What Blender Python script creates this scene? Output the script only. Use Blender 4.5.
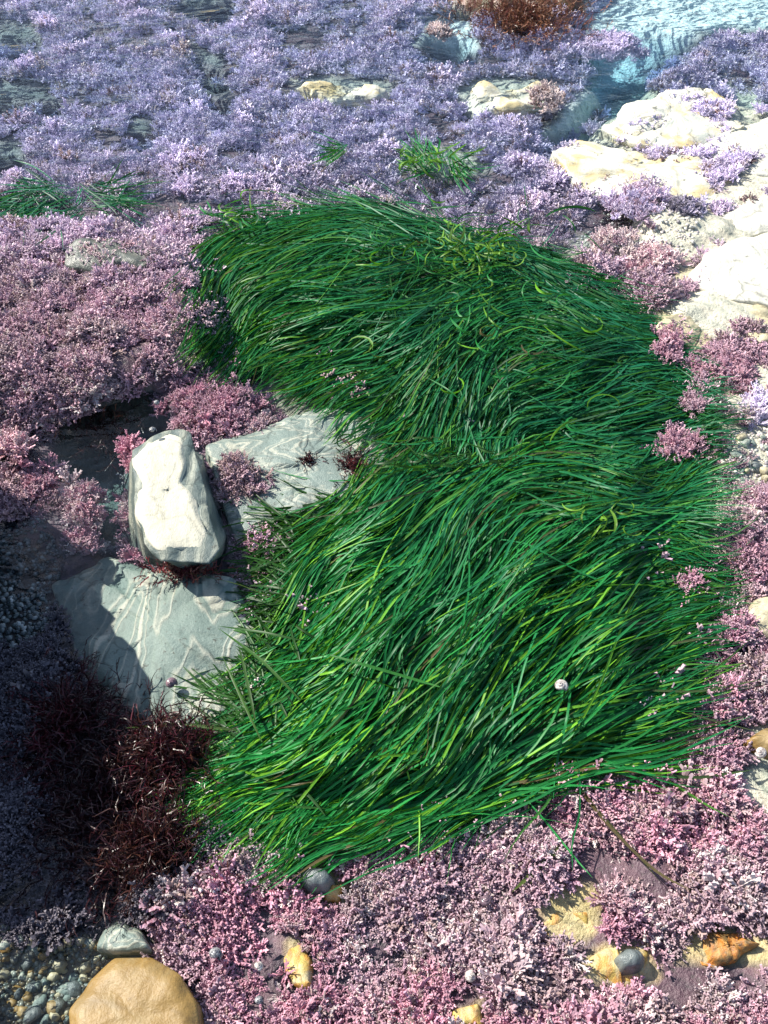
import bpy, bmesh, math, random
import numpy as np
from mathutils import Vector, noise as mnoise

for o in list(bpy.data.objects): bpy.data.objects.remove(o)
SC = bpy.context.scene
COL = SC.collection
R = math.radians
rng = np.random.default_rng(7)
random.seed(7)

# ------------------------------------------------------------------ camera
CAM_H, PITCH, FPX = 1.0, R(50), 1027.0
cd = bpy.data.cameras.new('camera'); cam = bpy.data.objects.new('camera', cd); COL.objects.link(cam)
cam.location = (0, 0, CAM_H); cam.rotation_euler = (R(90) - PITCH, 0, 0)
cd.sensor_fit = 'VERTICAL'; cd.sensor_height = 24; cd.lens = 24 * FPX / 1024
cd.clip_start = 0.02; cd.clip_end = 500
SC.camera = cam
# ------------------------------------------------------------------ light
SUN_AZ, SUN_EL = math.atan2(-0.86, 0.50), R(43)
w = bpy.data.worlds.new('World'); SC.world = w; w.use_nodes = True
wn = w.node_tree.nodes; wl = w.node_tree.links
sky = wn.new('ShaderNodeTexSky'); sky.sky_type = 'NISHITA'; sky.sun_disc = False
sky.sun_elevation = SUN_EL; sky.sun_rotation = SUN_AZ
wl.new(sky.outputs[0], wn['Background'].inputs[0]); wn['Background'].inputs[1].default_value = 0.105
sd = bpy.data.lights.new('sun', 'SUN'); sd.energy = 4.8; sd.angle = R(0.5); sd.color = (1, .95, .86)
sun = bpy.data.objects.new('sun', sd); COL.objects.link(sun)
to_sun = Vector((math.sin(SUN_AZ) * math.cos(SUN_EL), math.cos(SUN_AZ) * math.cos(SUN_EL), math.sin(SUN_EL)))
sun.rotation_euler = to_sun.to_track_quat('Z', 'Y').to_euler(); sun.location = to_sun * 5
SC.view_settings.view_transform = 'Standard'; SC.view_settings.look = 'None'
SC.view_settings.exposure = 1.0; SC.view_settings.gamma = 1

WATER_Z = -0.012

# ------------------------------------------------------------------ helpers
def P(px, py, z=0.0):
    """point of the ground (height z) that the photo shows at pixel px, py"""
    u, v = (px - 384) / FPX, (py - 512) / FPX
    dx, dy, dz = u, math.cos(PITCH) - v * math.sin(PITCH), -math.sin(PITCH) - v * math.cos(PITCH)
    t = (z - CAM_H) / dz
    return Vector((dx * t, dy * t, z))

def proj(x, y, z):
    zz = z - CAM_H
    f = y * math.cos(PITCH) - zz * math.sin(PITCH)
    up = y * math.sin(PITCH) + zz * math.cos(PITCH)
    f = np.maximum(f, 0.05)
    return 384 + FPX * x / f, 512 - FPX * up / f

def _h(ix, iy, s):
    n = (ix * 374761393 + iy * 668265263 + s * 974634777) & 0x7fffffff
    n = ((n ^ (n >> 13)) * 1274126177) & 0x7fffffff
    n = n ^ (n >> 16)
    return (n & 0xffff) / 65535.0

def vnoise(x, y, s=0):
    x = np.asarray(x, float); y = np.asarray(y, float)
    ix = np.floor(x).astype(np.int64); iy = np.floor(y).astype(np.int64)
    fx, fy = x - ix, y - iy
    fx = fx * fx * (3 - 2 * fx); fy = fy * fy * (3 - 2 * fy)
    a, b, c, d = _h(ix, iy, s), _h(ix + 1, iy, s), _h(ix, iy + 1, s), _h(ix + 1, iy + 1, s)
    return (a * (1 - fx) + b * fx) * (1 - fy) + (c * (1 - fx) + d * fx) * fy

def fbm(x, y, s=0, o=4):
    t, a, n = 0, .5, 0
    for k in range(o):
        t = t + a * vnoise(x * 2 ** k + 17.3 * k, y * 2 ** k - 9.1 * k, s + k); n += a; a *= .5
    return t / n

def sdist(poly, x, y):
    """signed distance to a polygon, positive inside"""
    x = np.asarray(x, float); y = np.asarray(y, float)
    best = np.full(x.shape, 1e9); ins = np.zeros(x.shape, bool)
    n = len(poly)
    for i in range(n):
        ax, ay = poly[i]; bx, by = poly[(i + 1) % n]
        ex, ey = bx - ax, by - ay
        t = np.clip(((x - ax) * ex + (y - ay) * ey) / (ex * ex + ey * ey + 1e-12), 0, 1)
        best = np.minimum(best, np.hypot(x - ax - t * ex, y - ay - t * ey))
        c = ((ay > y) != (by > y)) & (x < ex * (y - ay) / (ey if abs(ey) > 1e-9 else 1e-9) + ax)
        ins ^= c
    return np.where(ins, best, -best)

def sstep(a, b, x):
    t = np.clip((x - a) / (b - a), 0, 1); return t * t * (3 - 2 * t)

def link(name, data, parent=None, loc=None):
    o = bpy.data.objects.new(name, data); COL.objects.link(o)
    if parent is not None: o.parent = parent
    if loc is not None: o.location = loc
    return o

def tag(o, label=None, cat=None, group=None, kind=None):
    if label: o['label'] = label
    if cat: o['category'] = cat
    if group: o['group'] = group
    if kind: o['kind'] = kind
    return o

def mesh_np(name, V, F, mat, smooth=True, attrs=()):
    """mesh from numpy: V (n,3); F list of index rows, or (m,k) array"""
    me = bpy.data.meshes.new(name)
    F = np.asarray(F, np.int32); k = F.shape[1]
    me.vertices.add(len(V)); me.vertices.foreach_set('co', np.asarray(V, np.float32).ravel())
    me.loops.add(F.size); me.loops.foreach_set('vertex_index', F.ravel())
    me.polygons.add(len(F))
    me.polygons.foreach_set('loop_start', np.arange(0, F.size, k, dtype=np.int32))
    me.polygons.foreach_set('use_smooth', np.full(len(F), smooth))
    me.update(calc_edges=True)
    for an, typ, arr in attrs:
        a = me.attributes.new(an, typ, 'POINT')
        a.data.foreach_set('color' if typ == 'FLOAT_COLOR' else 'vector' if typ == 'FLOAT_VECTOR' else 'value', np.asarray(arr, np.int32 if typ == 'INT' else np.float32).ravel())
    if mat: me.materials.append(mat)
    return me

# ------------------------------------------------------------------ materials
class NT:
    def __init__(s, name):
        s.m = bpy.data.materials.new(name); s.m.use_nodes = True
        s.t = s.m.node_tree; s.n = s.t.nodes; s.l = s.t.links
        s.b = s.n['Principled BSDF']; s.out = s.n['Material Output']
    def new(s, t, **kw):
        n = s.n.new(t)
        for k, v in kw.items():
            if hasattr(n, k): setattr(n, k, v)
        return n
    def set(s, n, sock, v):
        i = n.inputs[sock]
        if hasattr(v, 'is_output'): s.l.new(v, i)
        else: i.default_value = v
        return s
    def noise(s, scale, detail=4, rough=.6, vec=None, dist=0):
        n = s.new('ShaderNodeTexNoise'); n.inputs['Scale'].default_value = scale
        n.inputs['Detail'].default_value = detail; n.inputs['Roughness'].default_value = rough; n.inputs['Distortion'].default_value = dist
        if vec is not None: s.l.new(vec, n.inputs['Vector'])
        return n.outputs['Fac']
    def ramp(s, fac, stops):
        n = s.new('ShaderNodeValToRGB'); e = n.color_ramp.elements
        while len(e) < len(stops): e.new(.5)
        for el, (p, c) in zip(e, stops):
            el.position = p; el.color = (*c, 1) if hasattr(c, '__len__') else (c, c, c, 1)
        s.l.new(fac, n.inputs[0]); return n.outputs[0]
    def mix(s, fac, a, b, blend='MIX'):
        n = s.new('ShaderNodeMix'); n.data_type = 'RGBA'; n.blend_type = blend
        for i, v in ((0, fac), (6, a), (7, b)):
            if hasattr(v, 'is_output'): s.l.new(v, n.inputs[i])
            else: n.inputs[i].default_value = (*v, 1) if hasattr(v, '__len__') and len(v) == 3 else v
        return n.outputs[2]
    def math(s, op, a, b=0.0, clamp=False):
        n = s.new('ShaderNodeMath'); n.operation = op; n.use_clamp = clamp
        for i, v in ((0, a), (1, b)):
            if hasattr(v, 'is_output'): s.l.new(v, n.inputs[i])
            else: n.inputs[i].default_value = v
        return n.outputs[0]
    def bump(s, h, strength=.5, dist=.003):
        n = s.new('ShaderNodeBump'); n.inputs['Strength'].default_value = strength; n.inputs['Distance'].default_value = dist
        s.l.new(h, n.inputs['Height']); s.l.new(n.outputs[0], s.b.inputs['Normal']); return n
    def pos(s):
        return s.new('ShaderNodeNewGeometry').outputs['Position']
    def obj(s):
        return s.new('ShaderNodeTexCoord').outputs['Object']

def rock_mat(name, base, band, pale=None, dry_z=None, scale=60, dark=(.05, .05, .04), spots=.5, stretch=(1, 1, 1), rot=(0, 0, 0), rough=.45, spec=.5, blotch=None, distort=6, wave_amt=.8, band_bump=.14, cracks=.7, dry_amp=.05, swirl=0):
    """sedimentary stone: wavy bands, fine grain, dark specks; a dry crust above height dry_z"""
    t = NT(name)
    mp = t.new('ShaderNodeMapping'); mp.inputs['Rotation'].default_value = rot; mp.inputs['Scale'].default_value = stretch
    t.l.new(t.pos(), mp.inputs['Vector']); v = mp.outputs[0]
    wv = t.new('ShaderNodeTexWave'); wv.wave_type = 'BANDS'; wv.wave_profile = 'SIN'
    for k, x in (('Scale', scale * .16), ('Distortion', distort), ('Detail', 4), ('Detail Scale', 1.2), ('Detail Roughness', .6)): wv.inputs[k].default_value = x
    wv.inputs['Scale'].default_value = scale * .42
    t.l.new(v, wv.inputs['Vector'])
    wf = wv.outputs['Fac']
    if swirl:
        wf = t.math('PINGPONG', t.math('ADD', t.math('MULTIPLY', t.noise(scale * .17, 3, .4, v, .6), swirl), t.math('MULTIPLY', wv.outputs['Fac'], .12)), 1.0)
    bands = t.ramp(wf, [(0, 0), (.38, .04), (.52, .85), (.60, .2), (.80, .02), (.93, 1)] if swirl else [(.15, 0), (.5, .25), (.62, .9), (.75, .35), (1, 1)])
    c = t.mix(t.math('MULTIPLY', bands, wave_amt), base, band)
    big = t.noise(scale * .25, 5, .6, t.pos())
    c = t.mix(t.ramp(big, [(.4, 0), (.75, .4)]), c, tuple(min(1, x * 1.5) for x in base))
    if blotch:
        c = t.mix(t.ramp(t.noise(scale * .45, 5, .65, t.pos(), .6), [(.48, 0), (.6, .9)]), c, blotch)
    sp = t.noise(scale * 2.2, 3, .6, t.pos())
    c = t.mix(t.ramp(sp, [(.62, 0), (.70, spots)]), c, dark)
    fine = t.noise(scale * 9, 4, .7, t.pos())
    c = t.mix(t.ramp(fine, [(.3, .35), (.65, 0)]), c, tuple(x * .55 for x in base))
    if cracks:
        dn = t.new('ShaderNodeTexNoise'); dn.inputs['Scale'].default_value = scale * .5; t.l.new(t.pos(), dn.inputs['Vector'])
        dv = t.new('ShaderNodeVectorMath'); dv.operation = 'MULTIPLY_ADD'; t.l.new(dn.outputs['Color'], dv.inputs[0]); dv.inputs[1].default_value = (.05, .05, .05); t.l.new(t.pos(), dv.inputs[2])
        vo = t.new('ShaderNodeTexVoronoi'); vo.feature = 'DISTANCE_TO_EDGE'; vo.inputs['Scale'].default_value = scale * .38; t.l.new(dv.outputs[0], vo.inputs['Vector'])
        ck = t.math('MULTIPLY', t.ramp(vo.outputs['Distance'], [(0.0, 1), (.045, 0)]), t.ramp(t.noise(scale * .3, 3, .6, t.pos()), [(.45, 0), (.6, cracks)]))
        c = t.mix(ck, c, tuple(x * .3 for x in base))
    rg = rough
    if dry_z is not None:
        z = t.new('ShaderNodeSeparateXYZ'); t.l.new(t.pos(), z.inputs[0])
        zz = t.math('ADD', z.outputs[2], t.math('MULTIPLY', t.math('SUBTRACT', t.noise(scale * .35, 5, .6, t.pos()), .5), dry_amp))
        mr = t.new('ShaderNodeMapRange'); t.l.new(zz, mr.inputs[0]); mr.inputs[1].default_value = dry_z - .0015; mr.inputs[2].default_value = dry_z + .0015
        pc = t.mix(t.ramp(t.noise(scale * .8, 5, .65, t.pos(), .5), [(.4, 0), (.75, .8)]), pale, tuple(x * .78 for x in pale))
        pc = t.mix(t.ramp(fine, [(.28, .5), (.5, 0)]), pc, tuple(x * .5 for x in pale))
        if cracks: pc = t.mix(ck, pc, tuple(x * .45 for x in pale))
        c = t.mix(mr.outputs[0], c, pc)
        rg = t.math('ADD', t.math('MULTIPLY', mr.outputs[0], .45), rough)
    t.set(t.b, 'Base Color', c); t.set(t.b, 'Roughness', rg); t.b.inputs['Specular IOR Level'].default_value = spec
    hgt = t.math('ADD', t.math('MULTIPLY', fine, .35), t.math('ADD', t.math('MULTIPLY', bands, band_bump), t.math('MULTIPLY', sp, .6)))
    t.bump(hgt, .55, .004)
    return t.m

def coral_mat():
    t = NT('coralline_algae')
    a = t.new('ShaderNodeAttribute'); a.attribute_type = 'INSTANCER'; a.attribute_name = 'tint'
    tip = t.new('ShaderNodeAttribute'); tip.attribute_name = 'tip'
    sh = t.new('ShaderNodeAttribute'); sh.attribute_name = 'var'
    c = t.mix(1.0, a.outputs['Color'], t.mix(sh.outputs['Fac'], (.78, .74, .82), (1.12, 1.06, 1.05)), 'MULTIPLY')
    pale = t.mix(.22, c, (.80, .68, .70))
    c = t.mix(t.math('MULTIPLY', t.math('POWER', tip.outputs['Fac'], 2.0), .75), c, pale)
    t.set(t.b, 'Base Color', c); t.set(t.b, 'Roughness', .55); t.b.inputs['Specular IOR Level'].default_value = .22
    return t.m

def blade_mat():
    t = NT('seagrass_blade')
    a = t.new('ShaderNodeAttribute'); a.attribute_name = 'col'
    st = t.noise(900, 2, .5, t.pos())
    c = t.mix(t.ramp(st, [(.35, .45), (.6, 0)]), a.outputs['Color'], (.01, .05, .012))
    t.set(t.b, 'Base Color', c); t.set(t.b, 'Roughness', .42); t.b.inputs['Specular IOR Level'].default_value = .24
    tr = t.new('ShaderNodeBsdfTranslucent'); t.l.new(t.mix(.4, c, (.10, .35, .01)), tr.inputs[0])
    mx = t.new('ShaderNodeMixShader'); mx.inputs[0].default_value = .3
    t.l.new(t.b.outputs[0], mx.inputs[1]); t.l.new(tr.outputs[0], mx.inputs[2]); t.l.new(mx.outputs[0], t.out.inputs[0])
    return t.m

def red_mat():
    t = NT('red_algae')
    a = t.new('ShaderNodeAttribute'); a.attribute_name = 'col'
    t.set(t.b, 'Base Color', a.outputs['Color']); t.set(t.b, 'Roughness', .36); t.b.inputs['Specular IOR Level'].default_value = .4
    return t.m

def water_mat():
    t = NT('tide_water')
    v = t.pos()
    mp = t.new('ShaderNodeMapping'); mp.inputs['Scale'].default_value = (1, 1.7, 1); mp.inputs['Rotation'].default_value = (0, 0, R(12)); t.l.new(v, mp.inputs[0])
    h = t.math('ADD', t.noise(9, 3, .55, mp.outputs[0], .4), t.math('MULTIPLY', t.noise(38, 3, .5, mp.outputs[0], .5), .22))
    bp = t.new('ShaderNodeBump'); bp.inputs['Strength'].default_value = .5; bp.inputs['Distance'].default_value = .02
    t.l.new(h, bp.inputs['Height'])
    fr = t.new('ShaderNodeFresnel'); fr.inputs[0].default_value = 1.33; t.l.new(bp.outputs[0], fr.inputs['Normal'])
    tr = t.new('ShaderNodeBsdfTransparent'); tr.inputs[0].default_value = (.96, .99, 1, 1)
    gl = t.new('ShaderNodeBsdfGlossy'); gl.inputs['Roughness'].default_value = .04; t.l.new(bp.outputs[0], gl.inputs['Normal'])
    mx = t.new('ShaderNodeMixShader'); t.l.new(fr.outputs[0], mx.inputs[0]); t.l.new(tr.outputs[0], mx.inputs[1]); t.l.new(gl.outputs[0], mx.inputs[2])
    t.l.new(mx.outputs[0], t.out.inputs[0])
    va = t.new('ShaderNodeVolumeAbsorption'); va.inputs['Color'].default_value = (.04, .72, .95, 1); va.inputs['Density'].default_value = 3.0
    t.l.new(va.outputs[0], t.out.inputs['Volume'])
    t.n.remove(t.b)
    return t.m

def bed_mat():
    t = NT('tide_pool_bed')
    a = t.new('ShaderNodeAttribute'); a.attribute_name = 'col'
    v = t.pos()
    mp = t.new('ShaderNodeMapping'); mp.inputs['Rotation'].default_value = (0, 0, R(-24)); mp.inputs['Scale'].default_value = (1, 2.6, 1); t.l.new(v, mp.inputs[0])
    wv = t.new('ShaderNodeTexWave'); wv.inputs['Scale'].default_value = 9; wv.inputs['Distortion'].default_value = 7; wv.inputs['Detail'].default_value = 5
    t.l.new(mp.outputs[0], wv.inputs['Vector'])
    c = t.mix(t.ramp(wv.outputs['Fac'], [(.3, 0), (.8, .6)]), a.outputs['Color'], t.mix(1.0, a.outputs['Color'], (.62, .70, .72), 'MULTIPLY'))
    n1 = t.noise(45, 6, .65, v, .4)
    c = t.mix(t.ramp(n1, [(.30, .55), (.42, 0)]), c, t.mix(1.0, a.outputs['Color'], (.35, .35, .33), 'MULTIPLY'))
    n2 = t.noise(160, 4, .65, v)
    c = t.mix(t.ramp(n2, [(.30, .7), (.45, 0)]), c, (.05, .05, .04))
    c = t.mix(t.ramp(n2, [(.6, 0), (.75, .4)]), c, t.mix(1.0, a.outputs['Color'], (1.25, 1.2, 1.1), 'MULTIPLY'))
    t.set(t.b, 'Base Color', c); t.set(t.b, 'Roughness', .45)
    t.bump(t.math('ADD', n1, t.math('MULTIPLY', n2, .6)), .7, .008)
    return t.m

M_CORAL, M_BLADE, M_RED, M_WATER, M_BED = coral_mat(), blade_mat(), red_mat(), water_mat(), bed_mat()

# ------------------------------------------------------------------ ground plan (pixels of the photo -> ground)
UPPER = [(208, 240), (240, 215), (300, 212), (375, 200), (450, 226), (520, 238), (560, 260), (600, 290), (640, 325), (660, 365), (690, 400), (704, 430), (650, 452), (560, 455), (480, 450), (420, 435), (372, 415), (322, 380), (270, 352), (225, 342), (208, 300)]
LOWER = [(352, 458), (430, 432), (560, 428), (655, 440), (680, 515), (664, 560), (676, 620), (672, 690), (640, 735), (652, 766), (590, 778), (525, 806), (430, 822), (335, 826), (275, 812), (225, 785), (248, 740), (290, 690), (306, 620), (318, 560), (326, 500)]
SLATE = [(48, 575), (105, 548), (150, 566), (236, 578), (262, 640), (258, 700), (205, 726), (165, 726), (105, 690), (68, 640)]
MARBLE = [(222, 440), (290, 425), (335, 412), (385, 425), (365, 470), (335, 500), (255, 525), (232, 500)]
POOL = [(55, 428), (100, 402), (150, 385), (168, 425), (130, 445), (132, 500), (118, 560), (60, 490)]
SHADEGRAVEL = [(-30, 518), (45, 522), (60, 560), (52, 635), (-30, 645)]
DARK = [(-60, 545), (45, 545), (60, 640), (110, 700), (165, 735), (215, 735), (220, 790), (185, 850), (150, 885), (105, 925), (60, 935), (-60, 930)]
GRAVEL = [(-40, 935), (60, 935), (150, 915), (160, 950), (120, 1000), (130, 1060), (-40, 1060)]
BLOCK = [(126, 440), (172, 428), (196, 440), (232, 560), (222, 582), (150, 575), (126, 530)]
GAPZ = [(268, 362), (330, 385), (420, 428), (480, 440), (700, 432), (705, 470), (430, 475), (385, 480), (350, 520), (300, 540), (250, 530), (300, 440), (268, 420)]
RIGHT = [(556, 142), (600, 118), (640, 86), (720, 84), (800, 100), (800, 345), (720, 345), (660, 322), (640, 290), (600, 270), (560, 255), (575, 238), (640, 235), (600, 170)]
RIGHT2 = [(690, 345), (800, 335), (800, 560), (700, 560), (690, 520), (700, 470), (690, 400)]
SAND1 = [(735, 610), (760, 590), (800, 590), (800, 640), (748, 634)]
SAND2 = [(745, 725), (800, 700), (800, 830), (735, 800)]
CHAN = [(536, 136), (560, 112), (585, 92), (602, 70), (584, 62), (590, 18), (640, 8), (720, 20), (690, 44), (655, 62), (640, 78), (606, 98), (585, 125), (552, 140)]
CHAN2 = [(412, 42), (432, 20), (470, 18), (476, 48), (452, 56), (428, 48)]
OPEN = [(590, 18), (640, -20), (900, -20), (900, 36), (720, 30)]
HOLES = [[(-30, 25), (30, 22), (38, 40), (10, 46), (-30, 46)], [(-30, 78), (45, 86), (52, 98), (-30, 104)], [(-30, 138), (18, 140), (24, 160), (-30, 166)], [(180, -10), (235, -10), (215, 8), (185, 6)],
         [(190, 44), (222, 58), (220, 68), (204, 62)], [(135, 118), (152, 122), (148, 136), (130, 130)], [(205, 84), (232, 90), (228, 97), (208, 94)]]
FRONT_ROCKS = [[(538, 905), (565, 880), (598, 885), (600, 930), (575, 948), (545, 935)], [(582, 958), (610, 940), (648, 945), (660, 978), (620, 990), (585, 984)],
               [(690, 935), (720, 918), (745, 930), (800, 945), (800, 965), (720, 965), (680, 960)], [(284, 942), (305, 934), (312, 960), (308, 990), (292, 988)], [(452, 1012), (480, 1000), (488, 1030), (455, 1030)],
               [(296, 872), (330, 862), (350, 880), (342, 908), (310, 900)]]
FARSLABS = [[(458, 92), (480, 78), (545, 80), (560, 96), (520, 112), (470, 112)], [(286, 80), (330, 76), (392, 82), (388, 96), (330, 98)], [(408, 150), (470, 150), (490, 168), (450, 180), (405, 170)]]

def W(poly, z=0): return [tuple(P(px, py, z)[:2]) for px, py in poly]
RIDGE_W = W([(-260, 205), (60, 215), (150, 232), (203, 285), (206, 330), (158, 356), (100, 376), (40, 385), (-60, 398), (-260, 420)], .035)
WP = {k: W(v) for k, v in dict(UPPER=UPPER, LOWER=LOWER, POOL=POOL, DARK=DARK, GRAVEL=GRAVEL, CHAN=CHAN, CHAN2=CHAN2, OPEN=OPEN, RIGHT=RIGHT, RIGHT2=RIGHT2, SLATE=SLATE).items()}
HW = [W(h) for h in HOLES]

def ground(x, y):
    """height of the rocky bed"""
    x = np.asarray(x, float); y = np.asarray(y, float)
    near = (np.abs(x) < 2.5) & (y > -.6) & (y < 4)
    h = -.020 + .020 * (fbm(x * 6, y * 6, 3) - .5) + .016 * (fbm(x * 22, y * 22, 5, 3) - .5)
    h = h - .019 * sstep(1.15, 1.95, y) + .013 * (1 - sstep(.42, .70, y))
    hx, hy, hh = x[near], y[near], h[near]
    wob = .03 * (fbm(hx * 14, hy * 14, 9) - .5)
    hh = hh + .055 * sstep(-.05, .03, sdist(RIDGE_W, hx, hy) + 1.6 * wob)
    def dip(hh, poly, depth, soft=.03):
        s = sstep(-soft * .5, soft, sdist(poly, hx, hy) + wob)
        return hh * (1 - s) + depth * s
    hh = dip(hh, WP['POOL'], -.085, .03)
    hh = dip(hh, WP['DARK'], -.034 + .06 * (fbm(hx * 9, hy * 9, 21) - .5) + .025 * sstep(-.30, -.37, hx), .05)
    hh = dip(hh, WP['GRAVEL'], -.030 + .022 * (fbm(hx * 14, hy * 20, 23) - .5), .03)
    hh = dip(hh, WP['SLATE'], -.06, .02)
    hh = dip(hh, WP['CHAN'], -.11, .04); hh = dip(hh, WP['CHAN2'], -.11, .04); hh = dip(hh, WP['OPEN'], -.04, .1)
    for p in HW: hh = dip(hh, p, -.16, .04)
    r = sstep(-.02, .05, np.maximum(sdist(WP['RIGHT'], hx, hy), sdist(WP['RIGHT2'], hx, hy)))
    sh = .021 + .035 * (fbm(hx * 6, hy * 11, 31) - .45); sh = np.floor(sh / .009) * .009 + .009 * sstep(.55, 1, (sh / .009) % 1)
    hh = hh + r * sh
    h[near] = hh
    return h

def gz(x, y): return float(ground(np.array([x]), np.array([y]))[0])

_gx, _gy = np.meshgrid(np.arange(-1.4, 1.4, .01), np.arange(0, 3, .01))
_gg = ground(_gx.ravel(), _gy.ravel()).reshape(_gx.shape)
def gfast(x, y):
    return _gg[np.clip(np.round(y / .01).astype(int), 0, _gg.shape[0] - 1), np.clip(np.round((x + 1.4) / .01).astype(int), 0, _gg.shape[1] - 1)]

def bare(px, py):
    """where the bed shows no coralline turf: positive = bare"""
    j = 10 * (fbm(px / 22., py / 16., 41) - .5) * 2
    d = np.full(px.shape, -1e9)
    for poly in (UPPER, LOWER): d = np.maximum(d, sdist(poly, px, py) - 14)
    for poly in (SLATE, MARBLE, POOL, GRAVEL, BLOCK, SHADEGRAVEL, RIGHT, RIGHT2, SAND1, SAND2, GAPZ): d = np.maximum(d, sdist(poly, px, py))
    for poly in (CHAN, CHAN2, OPEN, *HOLES): d = np.maximum(d, sdist(poly, px, py) + 7)
    for poly in (*FRONT_ROCKS, *FARSLABS): d = np.maximum(d, sdist(poly, px, py) + 6)
    d2 = np.maximum(d, sdist([(60, 620), (110, 690), (165, 725), (215, 735), (220, 790), (185, 850), (150, 885), (115, 915), (95, 800)], px, py))
    isl = np.where((np.maximum(np.maximum(sdist(RIGHT, px, py), sdist(RIGHT2, px, py)), -1e9) > 0) & (fbm(px / 34., py / 17., 333, 3) > .555), -20, 1e9)
    return np.minimum(d2, isl) + j * np.clip(py / 500., .35, 1)

# ------------------------------------------------------------------ setting: bed and water
def axis(a, b, st, far):
    fine = np.arange(a, b, st); out, s = [], st
    lo, hi = [], []
    x = a
    while x > -far: s *= 1.35; x -= s; lo.append(x)
    x, s = b, st
    while x < far: s *= 1.35; x += s; hi.append(x)
    return np.array(lo[::-1] + list(fine) + hi)
xs, ys = axis(-1.25, 1.25, .008, 60), axis(.05, 2.9, .008, 60)
X, Y = np.meshgrid(xs, ys); Xf, Yf = X.ravel(), Y.ravel()
Z = ground(Xf, Yf)
PX, PY = proj(Xf, Yf, Z)
inn = (Yf > 0.1) & (np.abs(Xf) < 1.6) & (Yf < 4)
colr = np.tile(np.array([.115, .065, .08]), (len(Xf), 1))
nz = fbm(Xf * 25, Yf * 25, 61)[:, None]
colr = colr * (.6 + .8 * nz)
def paint(poly, c, soft=10, c2=None):
    s = sstep(-soft, soft, sdist(poly, PX, PY) + 12 * (nz[:, 0] - .5))[:, None] * inn[:, None]
    cc = np.array(c) if c2 is None else np.array(c) * nz + np.array(c2) * (1 - nz)
    colr[:] = colr * (1 - s) + cc * s
for p in (RIGHT, RIGHT2, SAND1, SAND2): paint(p, (.66, .61, .46), 10, (.44, .42, .33))
for p in (MARBLE, *FARSLABS): paint(p, (.5, .47, .38), 8)
for p in (CHAN, CHAN2, OPEN): paint(p, (.82, .84, .78), 10)
for p in HOLES: paint(p, (.12, .14, .13), 8)
for p in (UPPER, LOWER): paint(p, (.09, .09, .05), 25, (.16, .12, .09))
paint(GAPZ, (.30, .27, .19), 8, (.13, .12, .08)); paint(POOL, (.10, .11, .08), 8); paint(DARK, (.012, .008, .009), 10); paint(GRAVEL, (.16, .13, .09), 10)  # hollow floor's maroon painted near black, its shade included in the colour
for p in FRONT_ROCKS: paint(p, (.45, .33, .10), 4, (.5, .42, .25))
nx, ny = len(xs), len(ys)
idx = np.arange(nx * ny).reshape(ny, nx)
F = np.stack([idx[:-1, :-1], idx[:-1, 1:], idx[1:, 1:], idx[1:, :-1]], -1).reshape(-1, 4)
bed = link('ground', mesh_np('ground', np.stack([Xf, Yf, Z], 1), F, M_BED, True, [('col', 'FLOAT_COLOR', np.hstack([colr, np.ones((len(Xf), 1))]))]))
tag(bed, 'rocky tide pool bed of cream sandstone, sand and purple crust', 'ground', kind='structure')
bm = bmesh.new(); bmesh.ops.create_cube(bm, size=1)
for v in bm.verts: v.co = (v.co.x * 110, v.co.y * 110, WATER_Z if v.co.z > 0 else -1.5)
me = bpy.data.meshes.new('water'); bm.to_mesh(me); bm.free(); me.materials.append(M_WATER)
tag(link('water', me), 'shallow clear sea water filling the channels and hollows', 'water', kind='structure')

# ------------------------------------------------------------------ stones
def resample(poly, n, smooth=2):
    p = np.array(poly, float); q = np.vstack([p, p[:1]])
    d = np.r_[0, np.cumsum(np.hypot(*np.diff(q, axis=0).T))]
    s = np.linspace(0, d[-1], n, endpoint=False)
    r = np.stack([np.interp(s, d, q[:, 0]), np.interp(s, d, q[:, 1])], 1)
    for _ in range(smooth): r = .25 * np.roll(r, 1, 0) + .5 * r + .25 * np.roll(r, -1, 0)
    return r

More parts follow.
